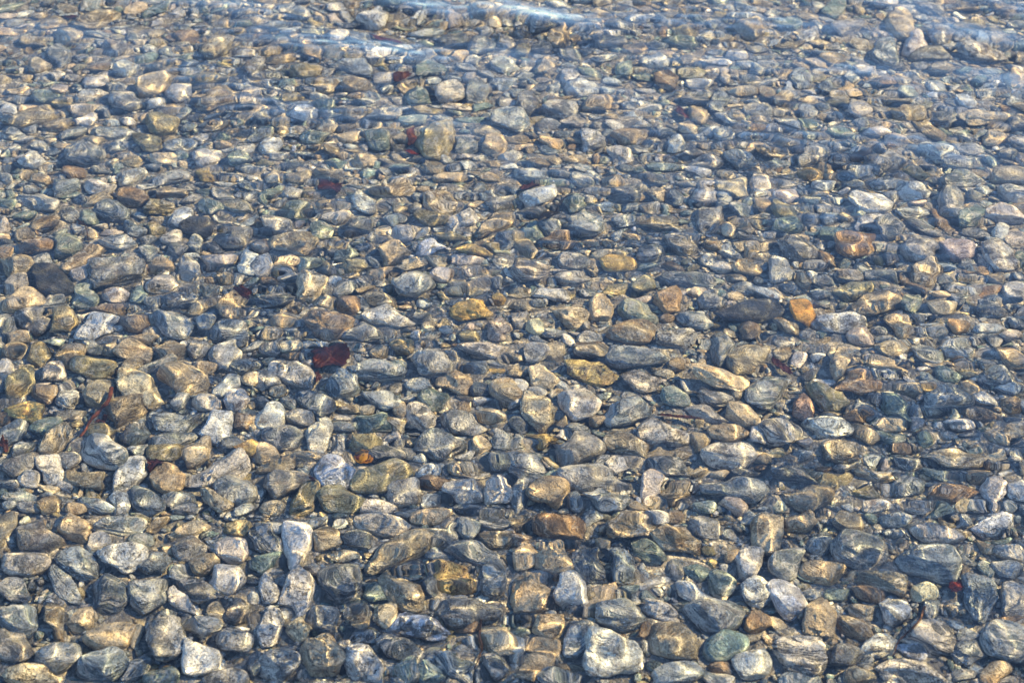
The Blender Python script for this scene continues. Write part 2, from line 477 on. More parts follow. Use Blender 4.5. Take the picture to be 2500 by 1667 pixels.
# ------------------------------------------------------------------ catalogue of the stones seen in the photograph:
# place, length, breadth and slant as read off it; turned below into real stones standing on the bed
CATALOGUE = """1500 1598 160 117 -5 wl;2266 1372 160 98 -10 gr;2460 1569 138 101 -20 gr;1745 1503 146 90 0 gr;971 1348 170 77 30 tf;2221 1636 170 74 -5 kl;1955 1606 133 93 -10 Wf;2096 1343 138 88 -10 gr
1449 1165 176 69 -8 kr;247 1104 160 74 -20 gr;1641 1566 133 88 -20 tr;926 1169 157 74 15 er;532 1155 160 72 20 wa;404 1559 114 101 -10 ka;1019 1532 165 69 -15 ka;835 1415 112 101 0 dr
782 1598 117 96 -25 cl;263 1455 114 98 0 da;2274 1556 128 85 -20 Wf;343 947 128 85 -40 ca;1830 760 178 61 5 Dr;726 1439 122 88 85 ql;1144 1492 149 72 -5 kl;282 670 152 69 8 ka
2391 1465 114 90 -70 ga;1367 1285 133 77 -15 ba;293 1364 128 80 0 ql;489 1601 106 96 -45 qa;250 1617 112 90 10 gr;1795 1197 165 61 -8 gr;449 923 125 80 -10 tr;981 1444 101 96 -30 ta
1777 1115 130 74 5 kr;1516 1495 120 80 -5 gr;886 1617 106 90 -60 wl;1295 1457 106 88 50 ca;90 1314 112 82 -15 ka;2003 1508 101 90 50 ca;798 792 122 74 -5 Bl;727 1330 112 80 80 qr
676 1620 112 80 -5 kr;364 1455 101 88 20 ga;1436 1378 101 88 -70 da;51 1516 114 77 10 gr;1936 1163 133 66 -25 da;303 998 112 77 25 tl;1553 873 154 56 -3 dr;1622 1064 133 64 -5 kl
923 905 144 59 -10 gf;194 1383 106 80 -35 ga;1106 1410 128 66 -15 yl;1652 1322 114 74 -25 ta;144 1598 117 72 15 gr;266 1551 122 69 5 cr;1540 1290 122 69 -10 ta;1874 954 122 69 30 gr
1750 921 165 51 -8 Cl;1064 343 98 85 60 er;1920 1457 112 74 -40 wr;1410 1096 112 74 15 kr;2306 977 120 69 10 gr;1657 1646 128 64 0 gr;718 598 128 64 -5 ta;1769 1577 106 77 20 vr
984 1585 133 61 -30 da;439 1032 133 61 5 ga;2045 787 133 61 5 wl;1835 1620 101 80 20 wr;1918 1370 101 80 45 gr;1051 894 117 69 -15 ka;816 1160 109 74 -10 wr;82 1644 144 56 0 cl
1410 987 112 72 -15 wr;1160 1354 149 53 -20 gf;2330 1120 149 53 -5 tf;120 686 114 69 -30 Dr;931 1279 133 59 -10 kr;2154 1420 133 59 -15 tr;1423 1556 106 74 60 gr;1351 1375 98 80 -10 cr
1310 1003 98 80 -60 cl;64 1378 128 61 0 kf;572 1195 112 69 -20 gr;1072 1086 117 66 -10 gf;399 1657 96 80 25 vr;1875 1301 96 80 70 cr;48 931 106 72 45 er;1904 1054 106 72 -10 Wr
290 1285 136 56 5 gf;832 1224 128 59 -10 er;1527 1009 114 66 15 gr;689 1181 104 72 20 kr;1827 873 117 64 25 tr;32 1577 101 74 -25 ka;1346 1521 101 74 20 cl;316 1157 112 66 30 wl
1543 813 120 61 0 tr;657 1529 106 69 75 wl;420 792 106 69 -20 gr;2047 881 101 72 60 cl;1441 910 136 53 -20 yl;1981 1221 112 64 10 tr;481 1444 117 61 -15 df;1340 1200 96 74 5 cl
2479 1463 88 80 80 wr;2021 1044 125 56 -5 wl;2090 594 109 64 0 Rr;1396 1436 85 82 0 qr;686 1070 101 69 0 dr;1285 1142 101 69 -30 dr;718 913 114 61 -25 wl;1532 1088 114 61 -20 ta
2141 741 114 61 22 ta;2324 1203 130 53 0 ba;1074 1309 112 61 10 dr;1136 1032 122 56 -15 ka;69 733 112 61 5 cr;1011 694 98 69 0 gr;947 776 114 59 -15 wa;1221 1564 101 66 -60 ta
2005 1394 101 66 -15 cr;1157 755 101 66 5 ya;205 375 98 68 0 ga;2184 1489 90 74 -10 wf;2242 606 90 74 -10 kr;231 894 109 61 0 er;2088 939 112 59 5 ba;527 1043 88 74 25 qa
2146 1574 106 61 30 wl;1955 606 101 64 -15 kl;2439 622 101 64 -30 ka;2293 1301 125 51 -15 wr;957 1107 120 53 -5 dr;181 1285 88 72 20 cl;556 1415 88 72 20 qr;1633 1139 112 56 -5 dr
1248 295 98 64 -10 ga;138 1075 106 59 40 tf;1130 1200 106 59 0 wa;580 1489 90 69 10 kl;412 1171 90 69 -10 cf;77 286 137 45 12 tf;1109 1628 101 61 -30 gf;1814 1014 101 61 -25 ca
1670 686 154 40 -5 df;566 1340 85 72 15 qr;1832 1375 85 72 -70 wa;1481 1221 109 56 -5 ga;795 1511 88 69 -15 kr;239 961 88 69 20 ta;2428 1195 88 69 70 pa;64 1006 114 53 -10 yf
1519 1375 98 61 -75 gl;774 979 98 61 -25 dr;1029 1017 98 61 -35 kl;1293 664 98 61 -3 Wf;1654 823 98 61 -5 kl;356 1219 90 66 -40 dr;777 1067 90 66 70 wa;449 1473 112 53 -30 wa
551 1654 112 53 0 kr;660 1019 82 72 50 wr;888 1086 82 72 10 ea;1205 1423 85 69 -60 gl;1848 1444 85 69 -20 wl;572 578 96 61 -5 kr;1234 958 88 66 -20 tr;572 1566 90 64 -25 kr
2394 128 128 45 -10 kl;207 1168 112 51 -3 tf;238 42 119 48 20 tf;2160 128 77 74 -60 gr;234 800 93 61 20 ql;332 1630 96 59 40 ga;551 868 82 69 30 wr;1426 550 101 56 -3 gr
2061 1598 88 64 10 ka;840 939 88 64 15 gr;1763 852 88 64 70 gf;1173 860 125 45 -5 Wf;533 247 98 57 15 tf;928 974 109 51 -12 gf;2015 966 109 51 -22 ef;1731 1014 138 40 -18 kf
2125 494 104 53 -12 wr;1723 1279 90 61 -10 wa;96 489 122 45 -12 Gf;154 1431 114 48 -55 gf;2426 1277 114 48 10 wl;646 1319 85 64 -40 dr;755 699 82 66 25 cl;2468 430 112 48 0 tr
2455 521 112 48 -12 pr;37 646 88 61 -10 tr;2322 486 88 61 -75 gr;1566 933 101 53 -10 kl;1559 763 101 53 -20 vr;2367 1593 90 59 0 da;332 857 90 59 0 cr;136 1511 104 51 -75 tf
199 635 117 45 25 tf;1777 1059 109 48 -5 cl;566 811 98 53 -8 gf;2338 610 98 53 -5 Qr;880 1508 88 59 60 tl;745 1216 88 59 45 ef;2189 995 101 51 -50 vf;673 726 101 51 0 df
465 1344 80 64 0 kr;1787 457 80 64 -15 ca;2170 555 80 64 20 dr;1218 1195 74 69 0 wr;1959 763 74 69 -60 or;53 1131 96 53 25 kr;1668 591 85 59 -5 Gr;654 1434 82 61 80 ql
2258 667 82 61 20 tl;378 205 98 51 8 cr;559 749 72 69 -50 cl;2197 59 72 69 -40 cr;989 1205 88 56 15 kr;165 601 88 56 10 vr;1904 664 74 66 35 Ga;1279 1362 80 61 50 cl
37 1441 90 53 -15 dr;487 1529 90 53 -10 gf;1306 1622 106 45 10 ca;527 1216 90 53 -25 cl;80 781 90 53 -15 kr;402 1107 93 51 5 ea;681 550 93 51 -5 ka;1508 646 93 51 5 yr
29 1059 80 59 40 gr;1221 1128 80 59 -10 dr;1636 736 80 59 -10 Oa;2287 372 98 48 -15 Wf;393 302 92 51 -5 er;426 1078 117 40 5 gf;2157 396 104 45 0 kr;2428 1644 88 53 20 tr
1266 1203 88 53 85 kr;2051 1104 88 53 -5 ta;1585 1348 96 48 -35 vl;1734 537 72 64 0 kr;380 1380 82 56 20 gl;13 1295 90 51 70 tr;1210 1271 90 51 -5 dr;963 462 90 51 10 ta
1364 1654 106 43 -10 dr;2348 436 106 43 5 gr;1074 494 77 59 -20 tr;1003 1633 74 61 20 vr;878 1319 85 53 -20 df;2463 868 85 53 -35 cf;279 517 88 51 -10 dr;888 813 88 51 -5 dr
1319 478 88 51 15 wr;1391 768 88 51 -8 cl;1367 269 88 51 0 kr;304 244 83 54 -15 kr;868 162 112 40 -10 gf;2402 285 128 35 8 cf;2085 711 104 43 12 ef;481 553 93 48 0 Dr
290 593 93 48 -5 gr;439 731 93 48 10 kf;797 1309 69 64 -10 tr;1617 1492 98 45 -25 wl;1646 966 74 59 -15 vr;327 1062 82 53 10 da;1117 934 82 53 -10 cl;910 1027 82 53 5 va
1130 534 82 53 10 wa;1715 473 82 53 -10 wa;1146 1149 101 43 -15 tr;1468 1460 117 37 35 cf;2088 1535 96 45 -25 tf;487 1107 90 48 25 cf;1447 854 96 45 -5 tr;891 494 77 56 -40 wr
360 345 89 48 -25 el;729 1535 72 59 -10 cl;2218 1187 72 59 0 gr;1053 1420 80 53 80 dr;944 1500 80 53 60 cl;2069 1277 80 53 -10 tr;1955 1660 106 40 0 gr;383 897 106 40 20 df
955 616 80 53 5 ca;530 113 83 51 15 tr;90 601 88 48 0 ba;1761 1423 69 61 -20 vr;1221 805 69 61 -20 pl;286 324 116 36 5 gf;1590 1184 74 56 80 pr;1210 1319 96 43 0 tf
231 1227 96 43 -10 gr;178 862 77 53 0 tr;1649 1200 77 53 20 ta;503 1372 80 51 20 tr;2226 464 80 51 -10 kr;2072 64 85 48 10 kr;128 1142 69 59 -30 wa;1207 555 90 45 28 tf
1327 921 72 56 -5 cr;1697 781 93 43 -15 gr;551 942 88 45 35 gf;112 1040 88 45 20 vf;2431 921 82 48 0 ga;1964 995 74 53 -75 Pl;165 963 64 61 60 Wa;577 974 66 59 20 pr
207 726 66 59 -60 vr;1330 1580 90 43 0 cr;133 907 69 56 10 wa;157 781 69 56 25 er;2160 892 104 37 -10 cf;2455 1391 80 48 -10 dr;1059 977 80 48 0 va;1830 69 80 48 0 tr
2266 133 96 40 0 tf;1984 380 96 40 15 gf;2481 473 85 45 -5 gr;503 985 72 53 -20 kr;1399 638 72 53 -10 kr;2106 816 72 53 0 pr;1051 1261 109 35 10 cl;94 862 64 59 80 ea
205 1511 74 51 25 cr;165 452 74 51 5 ga;2362 529 74 51 20 vf;673 1144 101 37 12 tf;1745 973 93 40 -15 kf;1207 1622 77 48 -45 df;1590 619 77 48 0 dr;1468 749 66 56 40 ca
918 37 77 48 0 wr;1806 386 77 48 -20 gr;245 1056 82 45 -5 er;646 1110 72 51 -15 cr;2199 795 72 51 -35 ca;1099 221 72 51 0 wr;1144 1290 69 53 -40 gr;1859 1056 69 53 70 wr
2468 1348 85 43 -5 kr;1609 547 104 35 0 tf;2348 402 104 35 0 gr;2399 1014 98 37 -5 bl;2136 1160 98 37 -15 tf;2109 1059 80 45 -30 tr;396 694 80 45 10 wr;1851 1519 64 56 0 Or
739 1118 112 32 -5 tf;1957 1274 74 48 10 ca;418 857 74 48 -5 ta;324 789 74 48 -8 br;585 507 82 43 -15 tf;1527 478 82 43 0 dr;2109 539 82 43 15 wa;654 1364 88 40 35 vf
324 481 88 40 -5 br;1024 229 69 51 0 va;1176 112 69 51 0 dr;2473 712 66 53 0 wr;1045 1147 77 45 5 wr;120 1232 72 48 15 tr;1306 862 72 48 10 kr;1263 958 72 48 80 wr
2098 1652 80 43 -10 tr;436 1216 80 43 0 gr;465 1290 98 35 10 cf;926 1240 98 35 0 wl;506 384 71 48 0 wr;2181 849 85 40 10 tr;2263 862 85 40 -30 gr;1918 553 85 40 5 vr
489 854 64 53 -10 da;649 923 64 53 -20 kr;2487 1192 64 53 80 wr;966 186 106 32 5 wf;112 966 66 51 10 br;2239 106 66 51 35 pr;418 434 96 35 3 gf;146 137 62 54 0 gr
391 505 74 45 5 ea;1535 335 90 37 -5 tr;2271 314 90 37 -40 tf;745 279 69 48 0 wr;242 457 77 43 -5 wr;2340 849 82 40 -5 gr;934 731 82 40 -12 tf;1051 1646 64 51 -20 vr
1298 563 64 51 -35 va;923 343 64 51 0 vr;2096 263 64 51 -20 wr;2120 1447 88 37 -15 br;2359 362 88 37 -8 wr;610 238 60 54 0 kr;1024 138 72 45 0 gr;1747 1660 80 40 -20 gr
527 635 80 40 -8 pr;1277 598 80 40 -35 tf;1452 255 80 40 0 tr;110 235 71 45 0 vr;1322 1072 74 43 -10 yl;715 510 74 43 5 vr;1824 656 74 43 -15 tr;2226 739 66 48 5 vr
1205 354 66 48 30 cf;1293 253 66 48 -30 kr;1399 683 90 35 -3 kf;1487 98 85 37 0 dr;918 1447 61 51 0 vr;298 1224 61 51 80 wl;609 643 61 51 80 wr;1447 338 61 51 0 wa
2481 194 61 51 0 cr;131 57 74 42 10 tr;2255 1449 69 45 0 cr;734 1019 69 45 -5 kr;596 892 72 43 10 gr;878 550 72 43 0 dr;1739 736 72 43 0 df;1187 29 72 43 0 tr
1069 1179 88 35 -3 bf;210 664 77 40 15 pr;1723 396 88 35 0 kr;2253 555 106 29 -20 df;1263 1582 64 48 80 kr;72 1168 64 48 10 wr;1226 1080 64 48 -10 gr;2364 64 96 32 5 er
438 226 68 45 10 wr;114 545 82 37 5 tf;2266 21 82 37 -20 kr;1596 1423 85 35 20 wl;45 1216 85 35 -5 gf;2149 670 85 35 -3 dr;1040 271 85 35 0 er;606 1102 66 45 10 yr
865 282 66 45 0 tr;1163 221 56 53 0 gr;1149 1529 69 43 10 br;2170 1070 80 37 -5 va;1043 608 74 40 15 wl;2301 751 74 40 -5 cr;1110 98 74 40 0 dr;865 207 74 40 0 tr
939 282 80 37 0 gr;1633 197 61 48 -20 ba;661 354 65 45 15 wr;580 387 65 45 0 va;620 1622 64 45 80 dr;1649 1391 64 45 -75 dr;444 531 64 45 20 wr;40 688 64 45 15 kr
279 723 72 40 0 pr;2141 1237 82 35 0 pr;463 654 56 51 -60 ka;1854 444 56 51 80 wr;1702 1395 66 43 -30 va;1263 1274 59 48 0 tr;24 803 59 48 30 df;170 1014 88 32 5 kf
258 760 88 32 -5 bf;1872 718 88 32 -15 pf;1662 101 88 32 -5 vr;1322 53 88 32 5 gr;641 648 53 53 -45 wr;1285 1646 80 35 0 tr;2186 1269 80 35 0 gr;322 433 80 35 15 wl
2223 274 80 35 0 tr;396 167 71 39 0 tr;2003 1330 69 40 0 gr;2104 1495 69 40 -15 tr;1793 1229 69 40 -20 pr;1918 797 69 40 -40 tf;234 1327 64 43 25 wr;2364 1553 64 43 0 gr
29 852 64 43 20 tr;2407 974 64 43 -10 wr;1516 378 64 43 -20 wa;515 193 83 33 5 er;1223 489 74 37 20 gf;1910 515 74 37 -15 er;167 92 65 42 0 tr;622 167 60 45 0 ka
1290 430 77 35 0 gr;173 1120 56 48 -20 kr;1367 88 56 48 0 tr;745 170 72 37 0 er;1702 279 59 45 -30 cr;80 393 68 39 0 wl;310 167 68 39 10 wr;1604 1261 66 40 0 wr
2418 755 66 40 -8 da;388 648 82 32 0 cf;1351 718 82 32 -10 wr;1957 194 61 43 0 gr;854 747 51 51 0 br;2226 1588 74 35 -20 wr;832 1040 74 35 -5 ga;1593 441 74 35 -15 df
1354 582 74 35 10 bl;1021 771 64 40 -10 da;1500 446 64 40 15 tf;1399 499 64 40 -20 va;399 390 71 36 0 cr;324 558 69 37 -10 ga;128 744 69 37 25 df;2298 539 88 29 -42 bf
590 1030 53 48 0 br;1354 860 53 48 60 cr;1705 1083 53 48 50 tr;2021 1181 53 48 60 er;1309 797 53 48 0 cr;1237 98 53 48 80 kr;820 88 59 43 20 wr;1832 808 56 45 -10 br
1444 821 72 35 0 kr;2072 678 72 35 -5 dr;1165 614 93 27 -15 yf;1093 433 77 32 5 cr;1721 1237 66 37 0 vr;2311 915 66 37 -20 va;1910 481 66 37 -5 pr;881 98 66 37 0 dr
12 899 61 40 80 wr;436 608 61 40 20 dr;503 787 61 40 55 gr;2037 21 61 40 20 vr;2479 301 61 40 0 dr;53 1096 69 35 25 gf;2221 1131 69 35 -10 ga;729 32 69 35 -5 gr
561 1091 56 43 -5 dr;441 979 53 45 0 gr;1346 550 53 45 0 gr;1332 162 53 45 40 ca;346 1322 64 37 -15 vr;2351 1646 64 37 0 gr;452 1237 74 32 0 dr;1205 1014 74 32 -5 cr
827 1091 64 37 80 Wa;513 507 64 37 -10 vr;1003 648 74 32 10 cl;2189 340 64 37 0 wr;527 1503 59 40 -60 tr;2274 1484 59 40 80 gr;617 921 59 40 30 cr;1407 1046 59 40 -5 gr
1572 699 59 40 20 er;2213 950 80 29 -5 tr;1856 1120 66 35 -5 tr;1819 704 66 35 0 gr;137 304 77 30 10 tf;891 391 66 35 0 cr;870 651 72 32 -5 ef;2165 441 72 32 10 ga
1402 1221 51 45 60 gr;1269 1540 53 43 0 vr;2471 982 53 43 10 tr;1280 117 53 43 80 er;1327 114 53 43 0 dr;2293 88 61 37 0 kr;30 327 68 33 -5 gf;2364 1364 64 35 -20 gr
1138 1110 56 40 10 wr;2117 1203 64 35 -5 er;785 561 56 40 -20 vr;796 207 64 35 0 tr;2229 515 77 29 5 gf;418 470 82 27 -3 ta;1138 638 82 27 -5 pf;1963 1402 69 32 -30 vr
66 1240 69 32 0 kr;1024 942 69 32 -5 gr;2032 571 69 32 8 vf;1691 141 69 32 30 tr;332 1556 59 37 90 cr;750 646 59 37 5 vr;1178 1088 48 45 60 cr;1822 1157 80 27 5 dr
2415 800 80 27 0 gr;1301 515 74 29 0 dr;1811 221 74 29 0 tr;673 65 65 33 10 gf;981 846 61 35 0 er;2473 1059 61 35 10 tr;2008 449 61 35 10 gr;2019 630 61 35 -30 bl
2311 287 61 35 0 dr;843 1574 53 40 20 wr;1237 587 53 40 -10 dr;2428 338 53 40 0 cr;1601 112 66 32 0 dr;383 1282 72 29 35 tf;239 489 72 29 20 tf;423 579 56 37 10 kr
481 755 56 37 25 tr;1604 476 56 37 0 cl;1271 1316 59 35 10 bf;1758 1633 59 35 -10 br;2426 1120 59 35 0 cr;1771 332 59 35 0 gr;596 1240 64 32 20 gf;731 433 64 32 10 tr
2032 144 64 32 0 er;1263 1078 51 40 90 dr;213 531 51 40 -15 vr;1136 356 51 40 0 gr;335 720 45 45 45 vr;511 710 45 45 -50 tr;1782 616 69 29 -15 gf;1617 324 69 29 0 dr
1104 579 74 27 -8 ef;193 271 60 33 0 kr;92 161 60 33 0 tr;666 854 53 37 0 dr;2367 945 53 37 5 cr;1798 133 53 37 0 wr;1168 950 56 35 -10 dr;1654 889 56 35 10 tr
798 258 56 35 0 vr;319 892 61 32 15 tf;500 897 61 32 -5 cr;670 1235 61 32 -5 cr;48 821 61 32 10 cr;2295 170 61 32 0 tr;114 1189 72 27 -10 cf;2447 563 45 43 0 wr
1758 237 48 40 -30 gr;1652 351 48 40 0 wr;2370 1062 66 29 0 dr;1646 656 66 29 -20 bf;670 1287 59 32 -10 gr;229 846 59 32 -20 dr;1306 1112 59 32 -10 dr;2465 947 59 32 0 gr
2434 1072 59 32 -25 tr;835 707 59 32 15 gf;1415 441 59 32 -15 gr;2468 816 59 32 0 wr;2138 322 59 32 0 pr;479 598 51 37 -30 ga;660 816 51 37 20 tr;1138 1237 69 27 0 dr
2402 1332 64 29 -35 cf;715 849 64 29 10 cr;532 606 64 29 -20 df;2112 176 64 29 0 wr;1649 1261 53 35 10 br;689 784 53 35 0 cr;2378 481 53 35 -5 dr;1963 686 53 35 -45 tf
2359 250 53 35 -20 wr;1473 1327 43 43 0 cr;1269 779 45 40 60 kr;2428 679 56 32 -10 tr;1787 1356 51 35 20 cr;340 1096 51 35 15 gr;1862 502 51 35 -5 cr;1046 72 85 21 5 gf
2088 445 66 27 -5 gr;2460 1513 74 24 5 bf;2348 1240 48 37 20 tr;343 827 74 24 0 cr;2231 694 74 24 -35 bf;2088 1017 61 29 5 bf;2287 889 64 27 10 tf;694 643 64 27 10 cf
617 1035 43 40 80 cr;1572 1540 59 29 65 br;1343 343 59 29 -10 cr;186 1243 53 32 0 cr;1910 865 48 35 20 tr;2476 1115 48 35 0 gr;8 550 48 35 80 wr;383 553 48 35 0 ea
56 574 48 35 0 tr;1593 510 48 35 0 kf;1835 582 80 21 -8 df;1527 165 48 35 0 vr;856 995 61 27 0 tf;21 271 42 39 0 wr;2410 1391 51 32 -70 va;1742 595 51 32 -25 tr
2338 795 51 32 -10 Or;1681 316 56 29 -30 cr;384 256 54 30 0 wr;2383 569 77 21 -5 df;641 601 40 40 0 br;1649 486 43 37 0 dr;1766 494 43 37 0 gr;2024 537 43 37 0 ga
1564 733 66 24 0 pr;1710 202 66 24 0 qr;164 1224 45 35 80 tr;362 587 45 35 0 dr;2173 481 45 35 0 dr;2176 622 45 35 80 dr;1285 747 74 21 -10 tf;955 1064 53 29 0 wa
1976 918 53 29 0 dr;1066 643 53 29 -20 tf;1761 651 53 29 -5 pr;232 348 42 36 0 cr;1311 399 56 27 -5 tr;793 654 43 35 10 tr;1835 611 43 35 80 tr;1981 537 40 37 0 dr
500 430 51 29 -10 ya;1846 173 51 29 0 gr;1074 672 45 32 -5 pr;1559 1235 53 27 0 tr;5 747 53 27 -70 cf;2463 375 53 27 0 dr;2242 1240 59 24 0 wr;61 526 59 24 0 vr
1763 93 59 24 0 tr;769 1388 40 35 0 kr;19 1232 40 35 0 gr;633 1203 40 35 90 kr;2402 638 40 35 -30 kr;707 982 48 29 -40 gr;1891 1110 48 29 20 er;968 507 48 29 -20 tr
2476 1024 51 27 -5 kr;713 474 51 27 0 gr;2066 1139 64 21 5 gr;660 470 64 21 5 vf;1465 622 64 21 10 cf;846 335 56 24 0 cr;1269 1038 45 29 -30 dr;551 675 45 29 0 tr
1894 720 45 29 -30 cr;1213 691 37 35 0 dr;1798 961 40 32 0 tr;1923 1219 40 32 40 tr;1013 507 40 32 0 ta;104 436 53 24 -5 cr;1027 569 53 24 25 pf;1543 505 53 24 8 gf
370 739 43 29 0 gr;976 998 35 35 60 cr;1447 656 35 35 40 tr;1354 452 51 24 -5 vr;2404 720 64 19 30 bf;160 1181 45 27 -20 wr;271 854 37 32 0 tr;1779 558 37 32 0 cr
1370 1032 43 27 60 tr;24 1184 40 29 0 dr;955 542 40 29 0 gr;1822 555 40 29 0 tr;1971 816 40 29 0 dr;1846 316 40 29 0 br;170 476 61 19 5 vf;1755 1163 48 24 10 cr
705 675 53 21 -10 kf;2298 720 53 21 0 cr;1702 718 45 24 0 cr;665 433 37 29 50 cr;1463 1056 51 21 -25 vf;2032 1009 51 21 0 tr;662 686 51 21 -10 bf;1160 499 43 24 30 cf
16 433 35 29 0 gr;1388 598 48 21 15 br;710 870 53 19 5 bf;2125 1266 37 27 -10 vr;814 683 37 27 0 wr;1242 662 37 27 80 wr;926 860 40 24 20 tr;753 884 40 24 0 wr
2324 1017 35 27 10 vr;1090 808 35 27 0 gr;2061 530 35 27 0 er;641 979 32 29 0 dr;886 741 32 29 0 gr;1428 792 32 29 0 tr;1207 889 48 19 0 df;785 841 43 21 0 wr
2011 1143 43 21 5 br;545 351 42 21 0 cr;1983 672 32 27 0 gr;1702 1155 45 19 0 tr;1205 601 45 19 -5 ef;1742 1375 29 29 0 yr;585 678 29 29 0 gr;896 998 40 21 10 cf
2199 1094 40 21 0 br;2242 497 51 16 -5 pr;1218 726 37 21 0 yr;1630 776 37 21 10 br;2394 664 37 21 -10 Or;1968 1076 31 25 0 pr;2306 684 40 19 0 gr;1210 907 45 16 0 yf
1691 656 29 24 0 er;2168 1197 32 21 0 wr;2005 816 29 21 0 vr;1008 819 21 19 0 wr;1149 800 21 16 0 pr"""
STONES = []
for e in CATALOGUE.replace('\n', ';').split(';'):
    x, y, w, h, a, cs = e.split()
    STONES.append((float(x), float(y), float(w), float(h), float(a), cs[0], cs[1]))
STONES.sort(key=lambda s: -s[2] * s[3])


def solve(st, rng):
    """half axes A, B, C, heading and centre of the stone whose outline on the bed fills the given ellipse"""
    px, py, w, h, ang, _, shape = st
    zb = float(bed_z(*unproject(px, py, -0.13)))
    z0 = zb + 0.015
    e = 2.0
    G0 = unproject(px, py, z0)
    J = np.stack([(unproject(px + e, py, z0) - unproject(px - e, py, z0)) / (2 * e),
                  (unproject(px, py - e, z0) - unproject(px, py + e, z0)) / (2 * e)], 1)
    K = np.linalg.inv(J)
    v = -K @ ((unproject(px, py, z0 + .01) - unproject(px, py, z0)) / .01)
    t = math.radians(ang)
    R = np.array([[math.cos(t), -math.sin(t)], [math.sin(t), math.cos(t)]])
    M = R @ np.diag([(w / 2) ** 2, (h / 2) ** 2]) @ R.T
    f = {'r': .36, 'f': .24, 'a': .36, 'l': .38}[shape] * rng.uniform(.85, 1.15)
    for _ in range(14):
        C2 = f * M[1, 1] / (v @ v)
        S = J @ (M - C2 * np.outer(v, v)) @ J.T
        ev, U = np.linalg.eigh(S)
        C = math.sqrt(C2)
        if ev[0] > 0 and C < .86 * math.sqrt(ev[0]) and ev[0] > .1 * ev[1]:
            break
        f *= .86
    A, B = math.sqrt(max(ev[1], 1e-6)), math.sqrt(max(ev[0], 1e-6, .08 * ev[1]))
    yaw = math.atan2(U[1, 1], U[0, 1])
    if U[0, 1] < 0: yaw += math.pi      # local +x points to the right
    zc = zb + C * .50 + .002
    c = unproject(px, py, zc)
    return A * 1.03, B * 1.03, C, yaw, np.array([c[0], c[1], zc])


N_THINGS = 300
